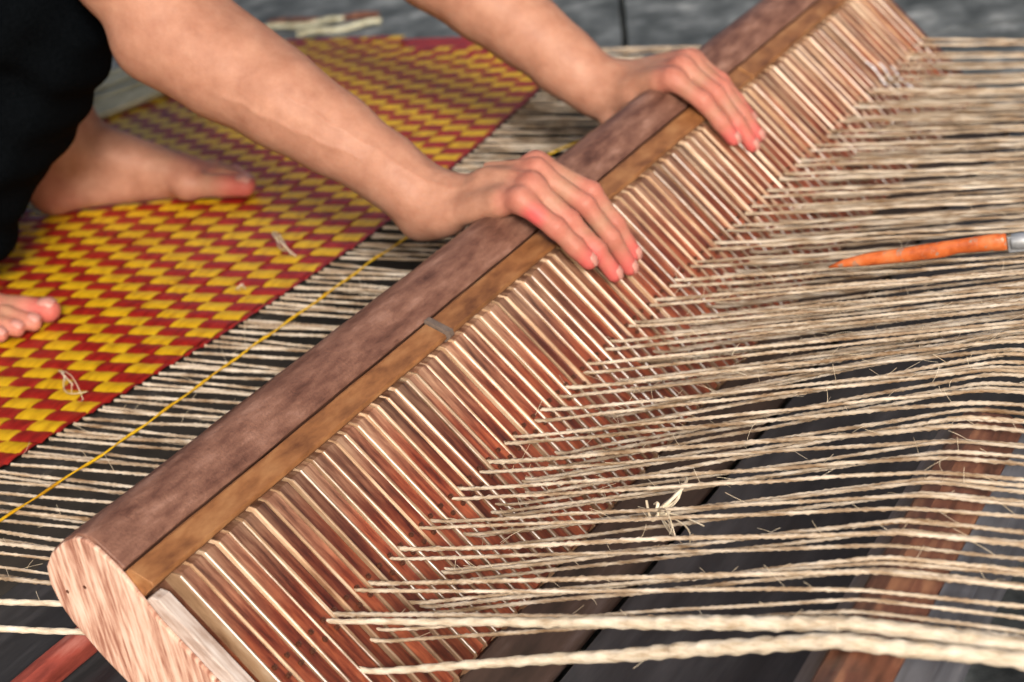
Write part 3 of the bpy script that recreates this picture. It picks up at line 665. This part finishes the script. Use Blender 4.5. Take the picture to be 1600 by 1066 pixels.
def creases(V, Fq, D, near):
    """knuckle folds across the back of each finger joint, and a few raised tendons and veins"""
    a, b, c, d = (V[Fq[:, k]] for k in range(4)); fn = np.cross(c - a, d - b); N_ = np.zeros_like(V)
    for k in range(4):
        for q in range(3): N_[:, q] += np.bincount(Fq[:, k], fn[:, q], len(V))
    N_ /= np.linalg.norm(N_, axis=1)[:, None] + 1e-12
    off = np.zeros(len(V)); up = np.array([.762, 0, .647])
    for nme, (P, ch) in D.items():
        for j, (n_, dep) in ((1, (3, .00055)), (2, (2, .00045))):
            ax_ = P[j + 1] - P[j - 1]; ax_ /= np.linalg.norm(ax_); rel = V - P[j]; t = rel @ ax_; rad = np.linalg.norm(rel - t[:, None] * ax_, axis=1)
            dors = np.clip((N_ @ up - .15) * 1.6, 0, 1); m_ = (rad < .016)
            for q in range(n_):
                tc_ = (q - (n_ - 1) / 2) * .0034 + .0006 * np.sin(V[:, 1] * 900 + j); off -= np.where(m_, dep * dors * np.exp(-((t - tc_) / .0009) ** 2), 0)
            off += np.where(m_, .0006 * dors * np.exp(-(t / .006) ** 2), 0)
    if near:
        vein = [[(742, 284, .31), (700, 296, .315), (650, 275, .31), (590, 235, .31), (520, 196, .305), (450, 150, .30)], [(800, 270, .33), (745, 262, .335), (690, 272, .34)], [(560, 245, .3), (500, 222, .3), (430, 190, .3), (350, 150, .3)]]
        q_ = (V - CAM) @ RC.T; px = 800 + F * q_[:, 0] / -q_[:, 2]; py = 533 - F * q_[:, 1] / -q_[:, 2]
        for vn in vein:
            dmin = np.full(len(V), 1e3)
            for (x0, y0, _), (x1, y1, _) in zip(vn[:-1], vn[1:]):
                L2 = (x1-x0)**2 + (y1-y0)**2; t = np.clip(((px - x0) * (x1-x0) + (py - y0) * (y1-y0)) / L2, 0, 1); dmin = np.minimum(dmin, np.hypot(px - x0 - t*(x1-x0), py - y0 - t*(y1-y0) + 2 * np.sin(px * .12)))
            off += .0008 * np.exp(-(dmin / 4.5) ** 2) * np.clip(-(N_ @ (RC.T @ np.array([0, 0, -1.]))), 0, 1)
    return V + N_ * off[:, None]
sub = []
for groups, h in ((gR, .0015), (gL, .0023), (fR, .0026), (fL, .0026), ([(.03, trunk)], .012), ([(.02, head)], .005)):
    lo, hi = bounds(groups); D, lo, h = grid_field(groups, lo, hi, h); V, Fq = nets(D, lo, h); V = smooth(V, Fq, 3, .5)
    if groups is gR or groups is gL: V = creases(V, Fq, Rd if groups is gR else Ld, groups is gR)
    sub.append((V, Fq))
V, Fq = join(sub)
person = empty('person', (-1.0, .5, 0)); tag(person, 'barefoot person in black clothes crouching on the mat, both hands pressing down the comb', 'person')
PO = np.array([-1.0, .5, 0])
bme = mesh('body', V - PO, Fq, M['skin'])
fl = np.zeros(len(V))
for p, r_, wgt in flush_pts:
    d = np.linalg.norm(V - p, axis=1); fl = np.maximum(fl, wgt * np.clip(1.4 - d / r_, 0, 1))
# reddened side of the near little finger
p = (Rd['pinky'][0][0] + Rd['pinky'][0][1]) / 2; fl = np.maximum(fl, .95 * np.clip(1.35 - np.linalg.norm(V - (p + np.array([0, -.008, 0])), axis=1) / .014, 0, 1))
a_ = bme.attributes.new('flush', 'FLOAT', 'POINT'); a_.data.foreach_set('value', fl.astype(np.float32))
body = obj('body', bme, person)
# nails
def nail(a, b, r, up):
    d = (b - a) / np.linalg.norm(b - a)
    if up is None: up = np.array([.762, 0, .647])          # fingers: outwards from the comb's face
    up = up - d * up.dot(d); up /= np.linalg.norm(up); sd = np.cross(d, up)
    vv = []; ff = []
    for i in range(6):
        for j in range(7):
            u_ = i / 5 - .5; w_ = (j / 6 - .5) * 2; el = math.sqrt(max(0, 1 - (abs(u_) * 2) ** 3 * .5))
            ang = w_ * .85 * el; rr = r * (1.04 - .05 * max(0, u_) * 2)
            vv.append(b + d * (u_ * r * 1.35 + r * .12) + up * (rr * math.cos(ang) - .0002 - (.0018 if u_ > .3 else 0) * (r / .008)) + sd * rr * math.sin(ang) - PO)
    for i in range(5):
        for j in range(6): ff.append((i*7+j, (i+1)*7+j, (i+1)*7+j+1, i*7+j+1))
    o = obj('nail', mesh('nail', vv, ff, M['nail']), body); s_ = o.modifiers.new('solid', 'SOLIDIFY'); s_.thickness = .0005; s_.offset = -1
for nn in nails: nail(*nn)
# clothes
def wrinkle(V, amp):
    amp = amp * 1.3
    a = np.sin(V[:, 0] * 31 + V[:, 1] * 17 + 2 * np.sin(V[:, 2] * 21)) + .7 * np.sin(V[:, 2] * 60 - V[:, 0] * 40 + 1.5 * np.sin(V[:, 1] * 33)) + .4 * np.sin(V[:, 0] * 95 + V[:, 2] * 70)
    return amp * a
def garment(name, groups, h, amp, m, cut=None):
    lo, hi = bounds(groups, .03); D, lo, h = grid_field(groups, lo, hi, h)
    n = D.shape; Pg = np.stack(np.meshgrid(*[lo[q] + np.arange(n[q]) * h for q in range(3)], indexing='ij'), -1).reshape(-1, 3)
    D = (D.reshape(-1) + wrinkle(Pg, amp)).reshape(n); V, Fq = nets(D, lo, h); V = smooth(V, Fq, 2, .5)
    return obj(name, mesh(name, V - PO, Fq, m), person)
shR = KR + (np.array([-.80, .30, .105]) - KR) * 1.0
tr = [(Hc + np.array([0, -.08, 0]), KR + np.array([-.10, .0, -.01]), .13, .105, .05), (KR + np.array([-.10, 0, -.01]), KR, .105, .088, .05),
      (KR, (KR + shR) / 2, .086, .088, .04), ((KR + shR) / 2, shR, .088, .094, .03),
      (Hc + np.array([0, .08, 0]), KL + np.array([-.08, 0, .0]), .13, .09, .05), (KL + np.array([-.08, 0, 0]), KL + (np.array([-.835, .60, .088]) - KL) * .45, .085, .065, .05), (Hc + np.array([0, -.08, 0]), Hc + np.array([0, .08, 0]), .15, .15, .05)]
garment('trousers', [(.03, tr)], .006, .0052, M['cloth'])
shirt = [(p[0], p[1], p[2] + .012, p[3] + .012, p[4]) for p in trunk[:3]] + [(SR, SR + (Rf[-2] - SR) * .9, .068, .066, .04), (SL, SL + (Lf[-2] - SL) * .9, .068, .066, .04)]
garment('shirt', [(.03, shirt)], .010, .003, M['cloth'])
hairp = [(HD + np.array([-.045, 0, .045]), HD + np.array([-.04, 0, .0]), .092, .088, .04), (HD + np.array([.01, 0, .065]), HD + np.array([.035, 0, .07]), .06, .045, .03)]
garment('hair', [(.02, hairp)], .008, .0012, M['hair'])
for s_ in (-1, 1):
    c_ = HD + np.array([.078, .028 * s_, .008]); v, f = cord([c_ + np.array([t, 0, 0]) for t in (-.008, -.004, .0, .003, .005)], np.array([.009, .0105, .0095, .006, .001]), 10, 0, 0, 0, 1)
    obj('eye', mesh('eye', v - PO, f, M['nail']), person)
